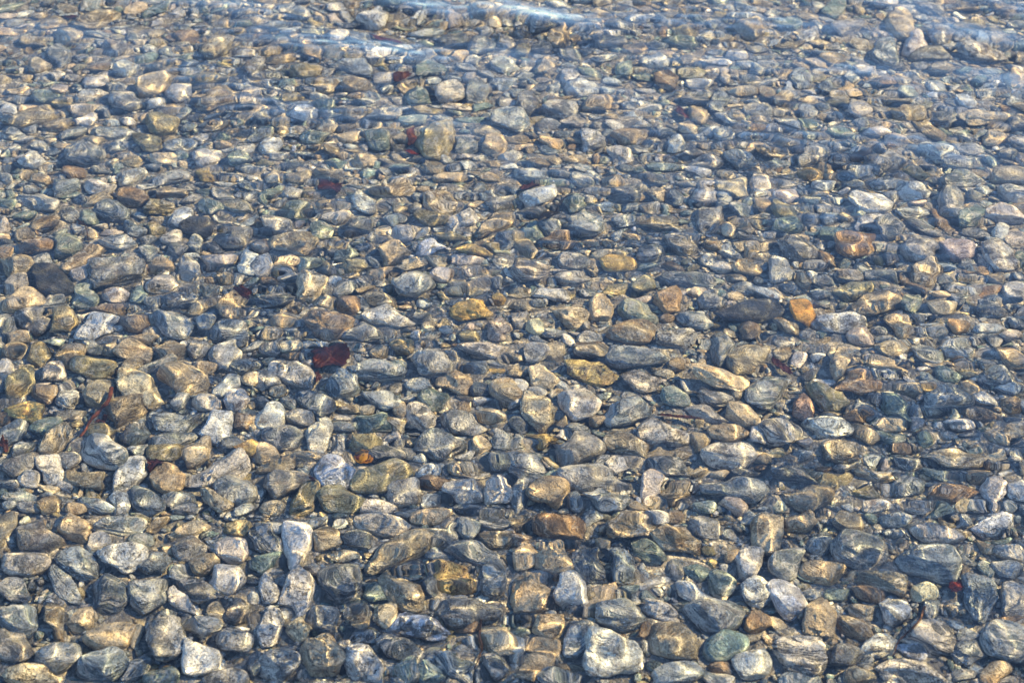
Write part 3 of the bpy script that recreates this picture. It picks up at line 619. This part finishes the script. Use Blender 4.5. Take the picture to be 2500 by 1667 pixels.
# stones one can name at a glance: photo place -> (spoken name used by the labels of others, own label)
LANDMARKS = [
    (1959, 763, 'bright orange stone', 'bright orange rounded stone at the pointed end of the long near-black stone'),
    (1830, 759, 'long near-black stone', 'long smooth near-black stone with a pointed end beside the bright orange stone'),
    (1750, 921, 'cream bone-shaped stone', 'long cream and orange bone-shaped quartz stone'),
    (1874, 954, 'grey pale-lined stone', 'rounded blue-grey stone crossed by pale lines, right of the cream bone-shaped stone'),
    (1636, 736, 'orange-brown stone', 'orange-brown angular stone behind a rounded green-grey one'),
    (1508, 646, 'yellow-brown quartz stone', 'yellow-brown quartz stone right of a rounded speckled one'),
    (1293, 664, 'white-striped grey block', 'blocky white-striped grey stone with thick level layers'),
    (2090, 594, 'rust-brown stone', 'large smooth rust-brown stone leaning on a dark grey stone'),
    (2338, 610, 'purple-veined white stone', 'purple-veined white quartz stone with a knobbly top'),
    (2189, 995, 'slender green-grey stone', 'slender spindle-shaped green-grey stone lying aslant'),
    (2021, 1044, 'black-blotched white stone', 'lumpy white oval stone blotched with black, right of the pinkish brown stone'),
    (1964, 995, 'pinkish brown stone', 'pinkish brown upright lumpy stone beside a long pale olive stone'),
    (2046, 881, 'cream two-lobed stone', 'cream pitted stone of two lobes'),
    (1173, 860, 'white-striped oval stone', 'white-striped oval stone with fine grey lines along its length'),
    (798, 792, 'big brown-cream oval stone', 'big brown-cream oval stone behind the torn maroon leaf'),
    (718, 913, 'brown-stained white stone', 'white and grey stone with a brown stain beside the torn maroon leaf'),
    (926, 1169, 'olive banded oval stone', 'large smooth olive banded oval stone'),
    (527, 1043, 'cream-white angular stone', 'bright white angular quartz stone right of the red-brown stick'),
    (234, 800, 'bright white lump', 'bright white lumpy quartz stone'),
    (120, 686, 'blue-black stone', 'large near-black stone lying behind the cream oval stone'),
    (69, 733, 'cream oval stone', 'cream oval stone in front of the blue-black stone'),
    (303, 998, 'pitted tan-grey stone', 'pitted tan-grey stone leaning over the red-brown stick'),
    (94, 862, 'olive-yellow block', 'smooth olive-yellow block among grey stones by the left edge'),
    (481, 553, 'smooth near-black oval', 'smooth near-black oval stone in front of a white one'),
    (971, 1348, 'ridged tan-grey slab', 'long ridged tan-grey slab lying aslant'),
    (1106, 1410, 'golden lumpy stone', 'golden yellow-brown lumpy stone right of the ridged tan-grey slab'),
    (727, 1330, 'upright white oval stone', 'tall white oval stone standing on end'),
    (726, 1439, 'white pitted boulder', 'large white pitted quartz stone in front of the upright white oval stone'),
    (835, 1415, 'round dark rusty-seamed stone', 'large round dark grey stone right of the white pitted boulder'),
    (266, 1550, 'cream-yellow stone', 'smooth cream-yellow rounded stone beside a rough speckled block'),
    (263, 1455, 'dark veined block', 'blocky dark grey stone covered in pale veins'),
    (290, 1287, 'long grey oval stone', 'long flat grey oval stone behind a lumpy white one'),
    (1367, 1285, 'brown angular stone', 'large brown angular stone behind two cream ones'),
    (1396, 1436, 'white round spotted stone', 'round bright white stone left of a long thin cream one'),
    (1851, 1519, 'amber stone', 'small amber orange stone beside a white and grey one'),
    (1500, 1598, 'biggest grey-white boulder', 'biggest stone in front, lumpy and white with grey hollows'),
    (2266, 1372, 'big blue-grey boulder', 'big blue-grey boulder beside the bright red leaf'),
    (2274, 1556, 'striped slab', 'flat white-striped grey slab with curved layers'),
    (1955, 1606, 'white-striped front block', 'large white-striped grey block at the front edge of the picture'),
    (2221, 1636, 'rough front boulder', 'long rough speckled boulder at the front edge'),
    (1776, 1115, 'speckled round boulder', 'large rounded boulder speckled pinkish grey and white'),
    (1450, 1165, 'long speckled boulder', 'longest speckled grey and white boulder with a rounded right end'),
    (1410, 987, 'white-topped quartz stone', 'rounded white and grey quartz stone behind the long speckled boulder'),
    (1064, 343, 'tall olive-tan stone', 'tall smooth olive-tan stone beside two small red leaf scraps'),
    (2394, 128, 'rough pitted grey stone', 'long rough pitted grey and white stone far off by the right edge'),
    (378, 205, 'pale cream far stone', 'pale cream rounded stone standing out in the far left water'),
    (2324, 1203, 'olive-brown slab', 'long angular brown slab in front of the long ridged tan stone'),
    (2330, 1120, 'long ridged tan stone', 'long flat tan-grey stone with ridges, darkly undercut'),
    (1072, 1086, 'flat blue-grey oval', 'flat blue-grey oval stone front-left of a flat grey one'),
    (532, 1155, 'white-edged grey slab', 'large angular white-edged slab with a grey top'),
    (247, 1104, 'large grey diamond stone', 'large grey diamond-shaped stone in front of the red-brown stick'),
    (811, 876, 'torn maroon leaf', None),
    (236, 1010, 'red-brown stick', None),
    (2332, 1433, 'bright red leaf', None),
]
LM_OWN = {}
for li, (lx, ly, short, own) in enumerate(LANDMARKS):
    if own is None:
        continue
    best = min(range(len(STONES)), key=lambda i: (STONES[i][0] - lx) ** 2 + (STONES[i][1] - ly) ** 2)
    if (STONES[best][0] - lx) ** 2 + (STONES[best][1] - ly) ** 2 < 400:
        LM_OWN[best] = li
    else:
        print('landmark without stone', short)
order = sorted(range(len(STONES)), key=lambda i: (i not in LM_OWN, i))
THINGS = sorted(order[:N_THINGS])

# labels: look, then place next to a stone or leaf one can find
DIRS = ['right of', 'behind and right of', 'behind', 'behind and left of', 'left of', 'front-left of', 'in front of', 'front-right of']
ORD = ['', 'second ', 'third ', 'fourth ', 'fifth ', 'sixth ', 'seventh ', 'eighth ', 'ninth ', 'tenth ']
LABEL = {}
buckets = {}
for i in THINGS:
    s = STONES[i]
    if i in LM_OWN:
        LABEL[i] = LANDMARKS[LM_OWN[i]][3]
        continue
    dist = [(math.hypot(s[0] - l[0], (s[1] - l[1]) * 1.4), k) for k, l in enumerate(LANDMARKS)]
    dd, k = min(dist)
    l = LANDMARKS[k]
    sec = int(round(math.degrees(math.atan2((l[1] - s[1]) * 1.4, s[0] - l[0])) / 45)) % 8
    buckets.setdefault((k, sec), []).append((dd, i))
for (k, sec), lst in buckets.items():
    for r, (dd, i) in enumerate(sorted(lst)):
        s = STONES[i]
        form = 'long ' + SHAPE[s[6]] if s[2] > 2.3 * s[3] and s[6] != 'l' else SHAPE[s[6]]
        LABEL[i] = '%s %s stone, %s%s the %s' % (form, TINT[s[5]][3], ORD[min(r, 9)], DIRS[sec], LANDMARKS[k][2])
words = {}
for i in THINGS:
    words.setdefault(LABEL[i], []).append(i)

SOLVED = {}
for i, s in enumerate(STONES):
    rng = np.random.default_rng(1000 + int(s[0]) * 7 + int(s[1]) * 13)
    SOLVED[i] = (rng, solve(s, rng))


def bone(p, d, rng):
    p[:, 1] *= (.62 + .42 * np.abs(p[:, 0]) ** 1.5) * (1 - .35 * np.clip(-p[:, 0], 0, 1))
    p[:, 2] *= .8 + .35 * np.cos(p[:, 0] * 3.2 + .6)
    p[:, 1] -= .16 * np.sin(p[:, 0] * 2.6)
    return p


def pointed(p, d, rng):
    p[:, 1:] *= (1 - .72 * np.clip(p[:, 0], 0, 1.1) ** 1.6)[:, None]
    return p


def lobes(p, d, rng):
    p[:, 1:] *= (.66 + .42 * np.abs(p[:, 0] + .1))[:, None]
    return p


def spindle(p, d, rng):
    p[:, 1:] *= (1 - .45 * np.abs(p[:, 0]) ** 1.4)[:, None]
    return p


SPECIAL = {'cream bone-shaped stone': bone, 'long near-black stone': pointed, 'cream two-lobed stone': lobes, 'slender green-grey stone': spindle}


def build_stone(rng, axes, yaw, code, shape, sub, tilt=.13, special=None):
    u, f = unit_stone(rng, shape, sub, special)
    loc = u * np.array(axes)
    R = np.array(Matrix.Rotation(yaw, 3, 'Z') @ Matrix.Rotation(rng.normal(0, tilt), 3, 'X') @ Matrix.Rotation(rng.normal(0, tilt), 3, 'Y'))
    lc, a, b, p = stone_attrs(rng, code, loc, len(loc), shape)
    return loc @ R.T, f, lc, a, b, p


for i in THINGS:
    s = STONES[i]
    rng, (A, B, C, yaw, c) = SOLVED[i]
    v, f, lc, a, b, p = build_stone(rng, (A, B, C), yaw, s[5], s[6], 5 if s[2] * s[3] > 9500 else 4,
                                        special=SPECIAL.get(LANDMARKS[LM_OWN[i]][2]) if i in LM_OWN else None)
    low = v[:, 2].min()
    v[:, 2] -= low
    if s[5] == 'C':
        c = np.append(unproject(s[0], s[1], c[2] + .014), c[2] + .014)
    o = link('stone', tri_mesh('stone', v, f, pack(lc, a, b, p)), M_STONE, (c[0], c[1], c[2] + low))
    tag(o, LABEL[i], 'stone', 'large stones on the lake bed')
    o.cycles.is_caustics_receiver = True

# ------------------------------------------------------------------ all smaller stones, too many to count: one mesh
CELL = 0.003
GX0, GX1, GY0, GY1 = -1.8, 1.8, 0.9, 4.0
NX, NY = int((GX1 - GX0) / CELL), int((GY1 - GY0) / CELL)
occ = np.zeros((NY, NX), dtype=bool)


def foot(cx, cy, A, B, yaw, k=1.0):
    r = max(A, B) * k
    i0, i1 = int((cx - r - GX0) / CELL), int((cx + r - GX0) / CELL) + 2
    j0, j1 = int((cy - r - GY0) / CELL), int((cy + r - GY0) / CELL) + 2
    i0, j0 = max(i0, 0), max(j0, 0)
    i1, j1 = min(i1, NX), min(j1, NY)
    if i1 <= i0 or j1 <= j0:
        return None
    X = GX0 + (np.arange(i0, i1) + .5) * CELL - cx
    Y = GY0 + (np.arange(j0, j1) + .5) * CELL - cy
    ca, sa = math.cos(yaw), math.sin(yaw)
    U = (X[None, :] * ca + Y[:, None] * sa) / (A * k)
    V = (-X[None, :] * sa + Y[:, None] * ca) / (B * k)
    return slice(j0, j1), slice(i0, i1), U * U + V * V < 1


for i in range(len(STONES)):
    A, B, C, yaw, c = SOLVED[i][1]
    ft = foot(c[0], c[1], A, B, yaw, .95)
    if ft: occ[ft[0], ft[1]] |= ft[2]

LEAF_AT = ((808, 874, 100, 62), (776, 921, 20, 36), (2332, 1433, 40, 60), (381, 1133, 50, 34), (592, 713, 54, 54), (1910, 896, 66, 40), (808, 458, 70, 34), (888, 1122, 40, 26), (1665, 277, 40, 36), (236, 1010, 30, 60), (2096, 380, 60, 30), (1340, 525, 60, 34))
for lx, ly, lw, lh in LEAF_AT:
    g0, g1, g2 = (unproject(lx + a, ly + b, -.12) for a, b in ((0, 0), (lw / 2, 0), (0, -lh / 2)))
    ft = foot(g0[0], g0[1], abs(g1[0] - g0[0]), abs(g2[1] - g0[1]), 0, 1.0)
    if ft: occ[ft[0], ft[1]] |= ft[2]

fr = np.random.default_rng(77)
CODES = list('gtvdcwkebp')
PROB = np.array([.33, .16, .14, .10, .08, .06, .06, .05, .02, .02]); PROB /= PROB.sum()
SHP = list('rfal')


class Bag:
    def __init__(self):
        self.v, self.f, self.lc, self.a, self.b, self.p, self.n = [], [], [], [], [], [], 0

    def add(self, v, f, lc, a, b, p):
        self.v.append(v); self.f.append(f + self.n); self.n += len(v)
        self.lc.append(lc); self.a.append(a); self.b.append(b); self.p.append(p)

    def mesh(self, name):
        cat = np.concatenate
        return tri_mesh(name, cat(self.v), cat(self.f), pack(cat(self.lc), cat(self.a), cat(self.b), cat(self.p)))


bag = Bag()
small = set(range(len(STONES))) - set(THINGS)
for i in sorted(small):
    s = STONES[i]
    rng, (A, B, C, yaw, c) = SOLVED[i]
    v, f, lc, a, b, p = build_stone(rng, (A, B, C), yaw, s[5], s[6], 4 if s[2] * s[3] > 2000 else 3)
    bag.add(v + c, f, lc, a, b, p)

POOL = {sub: [(unit_stone(fr, sh, sub), sh) for sh in 'rrrffffffffaaaaaaalll' for _ in range(3)] for sub in (1, 2, 3)}


def in_view(x, y, m=0.06):
    d = math.hypot(CAM_H, y - .1)
    return 1.32 - m < y - .06 and abs(x) < (d * TAN_H) * 1.03 + m and y < 3.55 + m


def pool_stone(rng, cx, cy, zc, A, B, C, yaw, sub, tilt):
    (u, f), shp = POOL[sub][rng.integers(len(POOL[sub]))]
    loc = u * np.array([A, B, C])
    if rng.random() < .5:
        loc = loc * np.array([-1, 1, 1]); f = f[:, ::-1]
    ang = rng.normal(0, tilt, 2)
    R = np.array(Matrix.Rotation(yaw, 3, 'Z') @ Matrix.Rotation(ang[0], 3, 'X') @ Matrix.Rotation(ang[1], 3, 'Y'))
    code = CODES[rng.choice(len(CODES), p=PROB)]
    lc, a, b, p = stone_attrs(rng, code, loc, len(loc), shp)
    bag.add(loc @ R.T + np.array([cx, cy, zc]), f, lc, a, b, p)


n_fill = 0
for (lo, hi, tries, lim) in ((.022, .033, 2600, .10), (.016, .024, 9000, .13), (.011, .017, 16000, .18), (.0075, .011, 30000, .28), (.005, .008, 40000, .30)):
    for _ in range(tries):
        cx, cy = fr.uniform(GX0 + .03, GX1 - .03), fr.uniform(GY0 + .03, GY1 - .03)
        j, i = int((cy - GY0) / CELL), int((cx - GX0) / CELL)
        if occ[j, i]:
            continue
        vis = in_view(cx, cy)
        if hi < .012 and not vis:
            continue
        A = fr.uniform(lo, hi) * (1.12 if cy > 2.6 else 1.0)
        if hi < .012: A *= .95
        B = A * fr.uniform(.45, .88)
        C = B * fr.uniform(.35, .65)
        yaw = fr.normal(0, .75)
        ft = foot(cx, cy, A, B, yaw, 1.0)
        if ft is None or not ft[2].any():
            continue
        if occ[ft[0], ft[1]][ft[2]].mean() > lim:
            continue
        occ[ft[0], ft[1]] |= ft[2]
        zc = float(bed_z(cx, cy)) + C * fr.uniform(.35, .75) + .001
        pool_stone(fr, cx, cy, zc, A, B, C, yaw, 3 if (vis and A > .0185) else (2 if A > .0085 else 1), .3)
        n_fill += 1
print('fill stones', n_fill)
pebbles = link('pebbles', bag.mesh('pebbles'), M_STONE)
tag(pebbles, 'smaller grey, tan and white pebbles packed between the large stones', kind='stuff')
pebbles.cycles.is_caustics_receiver = True

# fine gravel in the gaps
bag = Bag()
for _ in range(60000):
    cx, cy = fr.uniform(-1.35, 1.35), fr.uniform(1.2, 3.8)
    if not in_view(cx, cy, .02):
        continue
    j, i = int((cy - GY0) / CELL), int((cx - GX0) / CELL)
    if occ[j, i] and fr.random() < .965:
        continue
    A = fr.uniform(.0025, .0072); B = A * fr.uniform(.6, .95); C = B * fr.uniform(.5, .8)
    pool_stone(fr, cx, cy, float(bed_z(cx, cy)) + C * .7 + .001, A, B, C, fr.uniform(0, 6.28), 1, .3)
gravel = link('gravel', bag.mesh('gravel'), M_STONE)
tag(gravel, 'fine mixed gravel filling the gaps between stones', kind='stuff')
gravel.cycles.is_caustics_receiver = True

# ------------------------------------------------------------------ leaves, sticks and pods lying on the stones
_ell = [(SOLVED[i][1]) for i in range(len(STONES))]
_c = np.array([e[4] for e in _ell]); _abc = np.array([[e[0], e[1], e[2], e[3]] for e in _ell])


def height(x, y):
    """top of the stones (or bed) at a point"""
    dx, dy = x - _c[:, 0], y - _c[:, 1]
    ca, sa = np.cos(_abc[:, 3]), np.sin(_abc[:, 3])
    q = ((dx * ca + dy * sa) / _abc[:, 0]) ** 2 + ((-dx * sa + dy * ca) / _abc[:, 1]) ** 2
    z = np.where(q < 1, _c[:, 2] + _abc[:, 2] * np.sqrt(np.maximum(1 - q, 0)), -9)
    return max(float(z.max()), float(bed_z(x, y)) + .012)


def spline(pts, n):
    P = np.array(pts, dtype=float)
    P = np.vstack([2 * P[0] - P[1], P, 2 * P[-1] - P[-2]])
    out = []
    seg = len(P) - 3
    for t in np.linspace(0, seg - 1e-6, n):
        k = int(t); u = t - k
        a, b, c, d = P[k:k + 4]
        out.append(.5 * ((2 * b) + (-a + c) * u + (2 * a - 5 * b + 4 * c - d) * u * u + (-a + 3 * b - 3 * c + d) * u ** 3))
    return np.array(out)


def tube(name, pts, radii, n=28, sides=7, rng=None, flat=1.0):
    C = spline(pts, n)
    R = np.interp(np.linspace(0, 1, n), np.linspace(0, 1, len(radii)), radii)
    V, F = [], []
    up = np.array([0, 0, 1.0])
    for k in range(n):
        t = C[min(k + 1, n - 1)] - C[max(k - 1, 0)]
        t /= np.linalg.norm(t)
        s = np.cross(t, up); s /= np.linalg.norm(s) + 1e-9
        w = np.cross(s, t)
        r = R[k] * (1 + (rng.normal(0, .08) if rng is not None else 0))
        for q in range(sides):
            a = 2 * math.pi * q / sides
            V.append(C[k] + r * (math.cos(a) * s + flat * math.sin(a) * w))
    for k in range(n - 1):
        for q in range(sides):
            a, b = k * sides + q, k * sides + (q + 1) % sides
            F.append((a, b, b + sides)); F.append((a, b + sides, a + sides))
    V.append(C[0]); V.append(C[-1])
    for q in range(sides):
        F.append((len(V) - 2, (q + 1) % sides, q))
        F.append((len(V) - 1, (n - 1) * sides + q, (n - 1) * sides + (q + 1) % sides))
    return np.array(V), np.array(F)


def ground_pts(pix, lift=.004):
    out = []
    for px, py in pix:
        p = unproject(px, py, -.10)
        z = height(*p) + lift
        p = unproject(px, py, z)
        out.append((p[0], p[1], max(height(*p) + lift, z)))
    return out


LEAF_MATS = {
    'maroon': plain_material('maroon_leaf', (.030, .008, .008, 1), (.050, .013, .012, 1), 60, .5, .12),
    'red': plain_material('red_leaf', (.13, .018, .010, 1), (.065, .012, .008, 1), 70, .5, .25),
    'redbrown': plain_material('red_brown_leaf', (.10, .032, .020, 1), (.06, .022, .015, 1), 70, .5, .15),
    'purple': plain_material('purple_leaf', (.030, .012, .018, 1), (.06, .02, .022, 1), 70, .5, .1),
    'yellow': plain_material('yellow_leaf', (.42, .22, .03, 1), (.30, .12, .02, 1), 90, .5, .2, (.06, .025, .01, 1)),
}
M_RIB = plain_material('leaf_rib', (.12, .04, .025, 1), (.08, .025, .02, 1), 90, .6)
M_STICK = plain_material('red_brown_wood', (.17, .055, .030, 1), (.085, .030, .018, 1), 120, .6)
M_DARKTWIG = plain_material('dark_wood', (.045, .026, .018, 1), (.09, .05, .03, 1), 120, .6)
M_POD = plain_material('black_leathery_skin', (.010, .010, .012, 1), (.022, .020, .020, 1), 90, .35)


def leaf(px, py, w, h, ang, mat, label, outline, ragged, rib=True):
    """a real thin leaf, draped over the stones; outline = radius over turn"""
    rng = np.random.default_rng(int(px * 3 + py))
    z0 = height(*unproject(px, py, -.10))
    c = unproject(px, py, z0)
    e = 2.0
    J = np.stack([(unproject(px + e, py, z0) - unproject(px - e, py, z0)) / (2 * e),
                  (unproject(px, py - e, z0) - unproject(px, py + e, z0)) / (2 * e)], 1)
    t = math.radians(ang)
    NA, NR = 64, 7
    ph = rng.uniform(0, 6.28, 6)
    V = []
    for k in range(NA):
        a = 2 * math.pi * k / NA
        r = np.interp(a / (2 * math.pi) * len(outline), np.arange(len(outline) + 1), list(outline) + [outline[0]])
        r *= 1 + ragged * (math.sin(9 * a + ph[0]) * .5 + math.sin(17 * a + ph[1]) * .5 + rng.normal(0, .5))
        for q in range(1, NR + 1):
            s = r * q / NR
            V.append((math.cos(a) * s * w / 2, math.sin(a) * s * h / 2))
    V.append((0, 0))
    V = np.array(V)
    R = np.array([[math.cos(t), -math.sin(t)], [math.sin(t), math.cos(t)]])
    G = (V @ R.T) @ J.T + c
    H = np.array([height(*g) for g in G])
    base = np.percentile(H, 80)
    Z = np.maximum(.75 * base + .25 * H, H + .003) + .002
    Z = Z + .0015 * np.sin(V[:, 0] * .35 + ph[2]) * np.cos(V[:, 1] * .4 + ph[3])
    top = np.column_stack([G, Z])
    n = len(top)
    bot = top - np.array([0, 0, .0007])
    F = []
    ctr = NA * NR
    for k in range(NA):
        k2 = (k + 1) % NA
        F.append((ctr, k * NR, k2 * NR))
        for q in range(NR - 1):
            a, b, cc, d = k * NR + q, k2 * NR + q, k2 * NR + q + 1, k * NR + q + 1
            F.append((a, d, cc)); F.append((a, cc, b))
    F = np.array(F)
    rim = []
    for k in range(NA):
        a, b = k * NR + NR - 1, ((k + 1) % NA) * NR + NR - 1
        rim.append((a, a + n, b + n)); rim.append((a, b + n, b))
    F = np.vstack([F, F[:, ::-1] + n, np.array(rim)])
    V3 = np.vstack([top, bot])
    org = np.array([c[0], c[1], float(Z.min())])
    root = bpy.data.objects.new('leaf', None)
    root.location = org
    COL.objects.link(root)
    tag(root, label, 'leaf', 'fallen leaves under water')
    o = link('blade', tri_mesh('blade', V3 - org, F), LEAF_MATS[mat])
    o.parent = root
    o.cycles.is_caustics_receiver = True
    if rib:
        pix = [(-.46, 0), (-.2, .03), (.1, -.02), (.46, 0)]
        pts = []
        for u, v in pix:
            g = (R @ np.array([u * w, v * h])) @ J.T + c
            pts.append((g[0], g[1], max(height(*g) + .0015, .75 * base + .25 * height(*g)) + .0020))
        Vr, Fr = tube('midrib', pts, [.0010, .0009, .0006, .0003], 16, 5)
        r_ = link('midrib', tri_mesh('midrib', Vr - org, Fr), M_RIB)
        r_.parent = root
        r_.cycles.is_caustics_receiver = True
    return root


OVAL = (1, .82, .68, .82, 1, .82, .68, .82)
TORN = (.92, .98, 1.22, .92, .72, 1.02, 1.25, .95, .9, 1.0, 1.15, .8, .70, 1.05, 1.1, .85)
LOBED = (1.05, .5, .95, .45, 1.0, .5, .9, .42, 1.05, .55)
RAG = (1.0, .6, .9, .7, 1.05, .55, .95, .8, .6, 1.0)
leaf(808, 874, 98, 60, 6, 'maroon', 'large torn maroon leaf beside the brown-stained white stone', TORN, .05)
leaf(776, 921, 18, 34, 0, 'redbrown', 'small red-brown leaf strip in front of the large torn maroon leaf', RAG, .08, False)
leaf(2332, 1433, 34, 56, -20, 'red', 'bright red leaf tucked beside the big blue-grey boulder', OVAL, .08)
leaf(381, 1133, 46, 30, 5, 'maroon', 'ragged dark red leaf behind a flat cream stone near the white-edged grey slab', RAG, .14)
leaf(592, 713, 50, 50, 10, 'maroon', 'maroon leaf with three lobes on a cream lumpy stone', LOBED, .05)
leaf(1910, 896, 66, 24, -38, 'purple', 'dark purple pointed leaf behind the grey pale-lined stone', OVAL, .03)
leaf(808, 458, 68, 28, -4, 'maroon', 'curved dark maroon leaf among the far mid-water stones', TORN, .08)
leaf(940, 96, 88, 18, -16, 'red', 'long thin red leaf under the far rippled water', OVAL, .05)
leaf(983, 188, 46, 30, 15, 'redbrown', 'oval red-brown leaf lying on a pale far stone', OVAL, .04)
leaf(1006, 335, 22, 46, 0, 'redbrown', 'upright red-brown leaf scrap touching the tall olive-tan stone', RAG, .08)
leaf(1008, 371, 34, 14, -10, 'red', 'tiny red leaf scrap in front of the tall olive-tan stone', OVAL, .08, False)
leaf(1665, 277, 44, 26, -45, 'maroon', 'small maroon leaf standing between two far cream stones', RAG, .08)
leaf(164, 39, 52, 15, 8, 'maroon', 'narrow maroon leaf in the far left water', OVAL, .06)
leaf(8, 1090, 34, 30, -45, 'redbrown', 'red-brown leaf cut off by the left edge', RAG, .08)
leaf(888, 1122, 38, 24, -8, 'yellow', 'small yellow leaf with brown specks behind the olive banded oval stone', OVAL, .08)
leaf(247, 1025, 38, 16, 15, 'redbrown', 'small red-brown leaf in the gap beside the red-brown stick', OVAL, .08, False)
leaf(1290, 452, 52, 20, 8, 'maroon', 'dark maroon leaf between far grey stones beside the black pod', OVAL, .06)
leaf(755, 1174, 32, 20, -15, 'maroon', 'small dark red leaf in the gap left of the olive banded oval stone', RAG, .08, False)
leaf(1656, 1021, 112, 11, -8, 'redbrown', 'long thin red-brown leaf strip behind a lumpy speckled stone', OVAL, .04, False)


def stick(pix, radii, mat, name, label, category, lift=.005):
    P = np.array(ground_pts(pix, lift))
    V, F = tube(name, P, radii, 40, 8, np.random.default_rng(3))
    org = np.array([P[0][0], P[0][1], V[:, 2].min()])
    o = link(name, tri_mesh(name, V - org, F), mat, org)
    tag(o, label, category)
    o.cycles.is_caustics_receiver = True
    return o


stick([(275, 953), (262, 982), (246, 1004), (224, 1022), (210, 1046), (197, 1066)], [.0035, .0040, .0030, .0028, .0024, .0034], M_STICK,
      'stick', 'red-brown stick lying aslant under the pitted tan-grey stone', 'stick', .007)
stick([(1181, 1516), (1178, 1550), (1170, 1590), (1153, 1638)], [.0016, .0020, .0014, .0009], M_DARKTWIG,
      'twig', 'thin dark twig in the gap near the front edge', 'twig')
stick([(2258, 1484), (2235, 1522), (2205, 1556), (2176, 1598)], [.0014, .0016, .0012, .0008], M_DARKTWIG,
      'twig', 'thin straight dark twig behind the striped slab', 'twig', .007)


def pod(body_pix, tendrils, label, width):
    P = np.array(ground_pts(body_pix, .024))
    root = bpy.data.objects.new('seed_pod', None)
    org = np.array([P[0][0], P[0][1], P[:, 2].min() - .006])
    root.location = org
    COL.objects.link(root)
    tag(root, label, 'pod', 'black pods under water')
    V, F = tube('body', P, [.002, width, width * 1.1, width * .9, .002], 24, 12, None, .55)
    o = link('body', tri_mesh('body', V - org, F), M_POD)
    o.parent = root
    o.cycles.is_caustics_receiver = True
    for tp in tendrils:
        Q = np.array(ground_pts(tp, .024))
        V, F = tube('tendril', Q, [.0024, .0019, .0016, .0012], 36, 6)
        o = link('tendril', tri_mesh('tendril', V - org, F), M_POD)
        o.parent = root
        o.cycles.is_caustics_receiver = True


pod([(2076, 390), (2092, 383), (2112, 375), (2132, 366)],
    [[(2130, 367), (2142, 357), (2158, 357), (2166, 366), (2163, 372)],
     [(2078, 388), (2064, 376), (2046, 377), (2038, 390), (2044, 403), (2062, 402), (2076, 392)]],
    'black pod with curling tendrils on the far right stones', .0085)
pod([(1314, 538), (1326, 528), (1345, 520), (1366, 514)],
    [[(1358, 512), (1364, 500), (1378, 486), (1396, 475)]],
    'black pod with one stiff tendril beside a dark maroon leaf', .0100)

roots = bpy.data.objects.new('root_tangle', None)
_o = ground_pts([(212, 552)], 0)[0]
roots.location = _o
COL.objects.link(roots)
tag(roots, 'thin brown root strands left of the smooth near-black oval', 'roots')
for tp in ([(180, 540), (200, 546), (226, 553), (256, 550)], [(200, 538), (208, 560), (214, 582), (217, 603)], [(170, 562), (190, 560), (208, 556)], [(184, 530), (204, 548), (222, 556)]):
    Q = np.array(ground_pts(tp, .006))
    V, F = tube('strand', Q, [.0007, .0010, .0007, .0005], 24, 5)
    o = link('strand', tri_mesh('strand', V - np.array(_o), F), M_DARKTWIG)
    o.parent = roots
    o.cycles.is_caustics_receiver = True
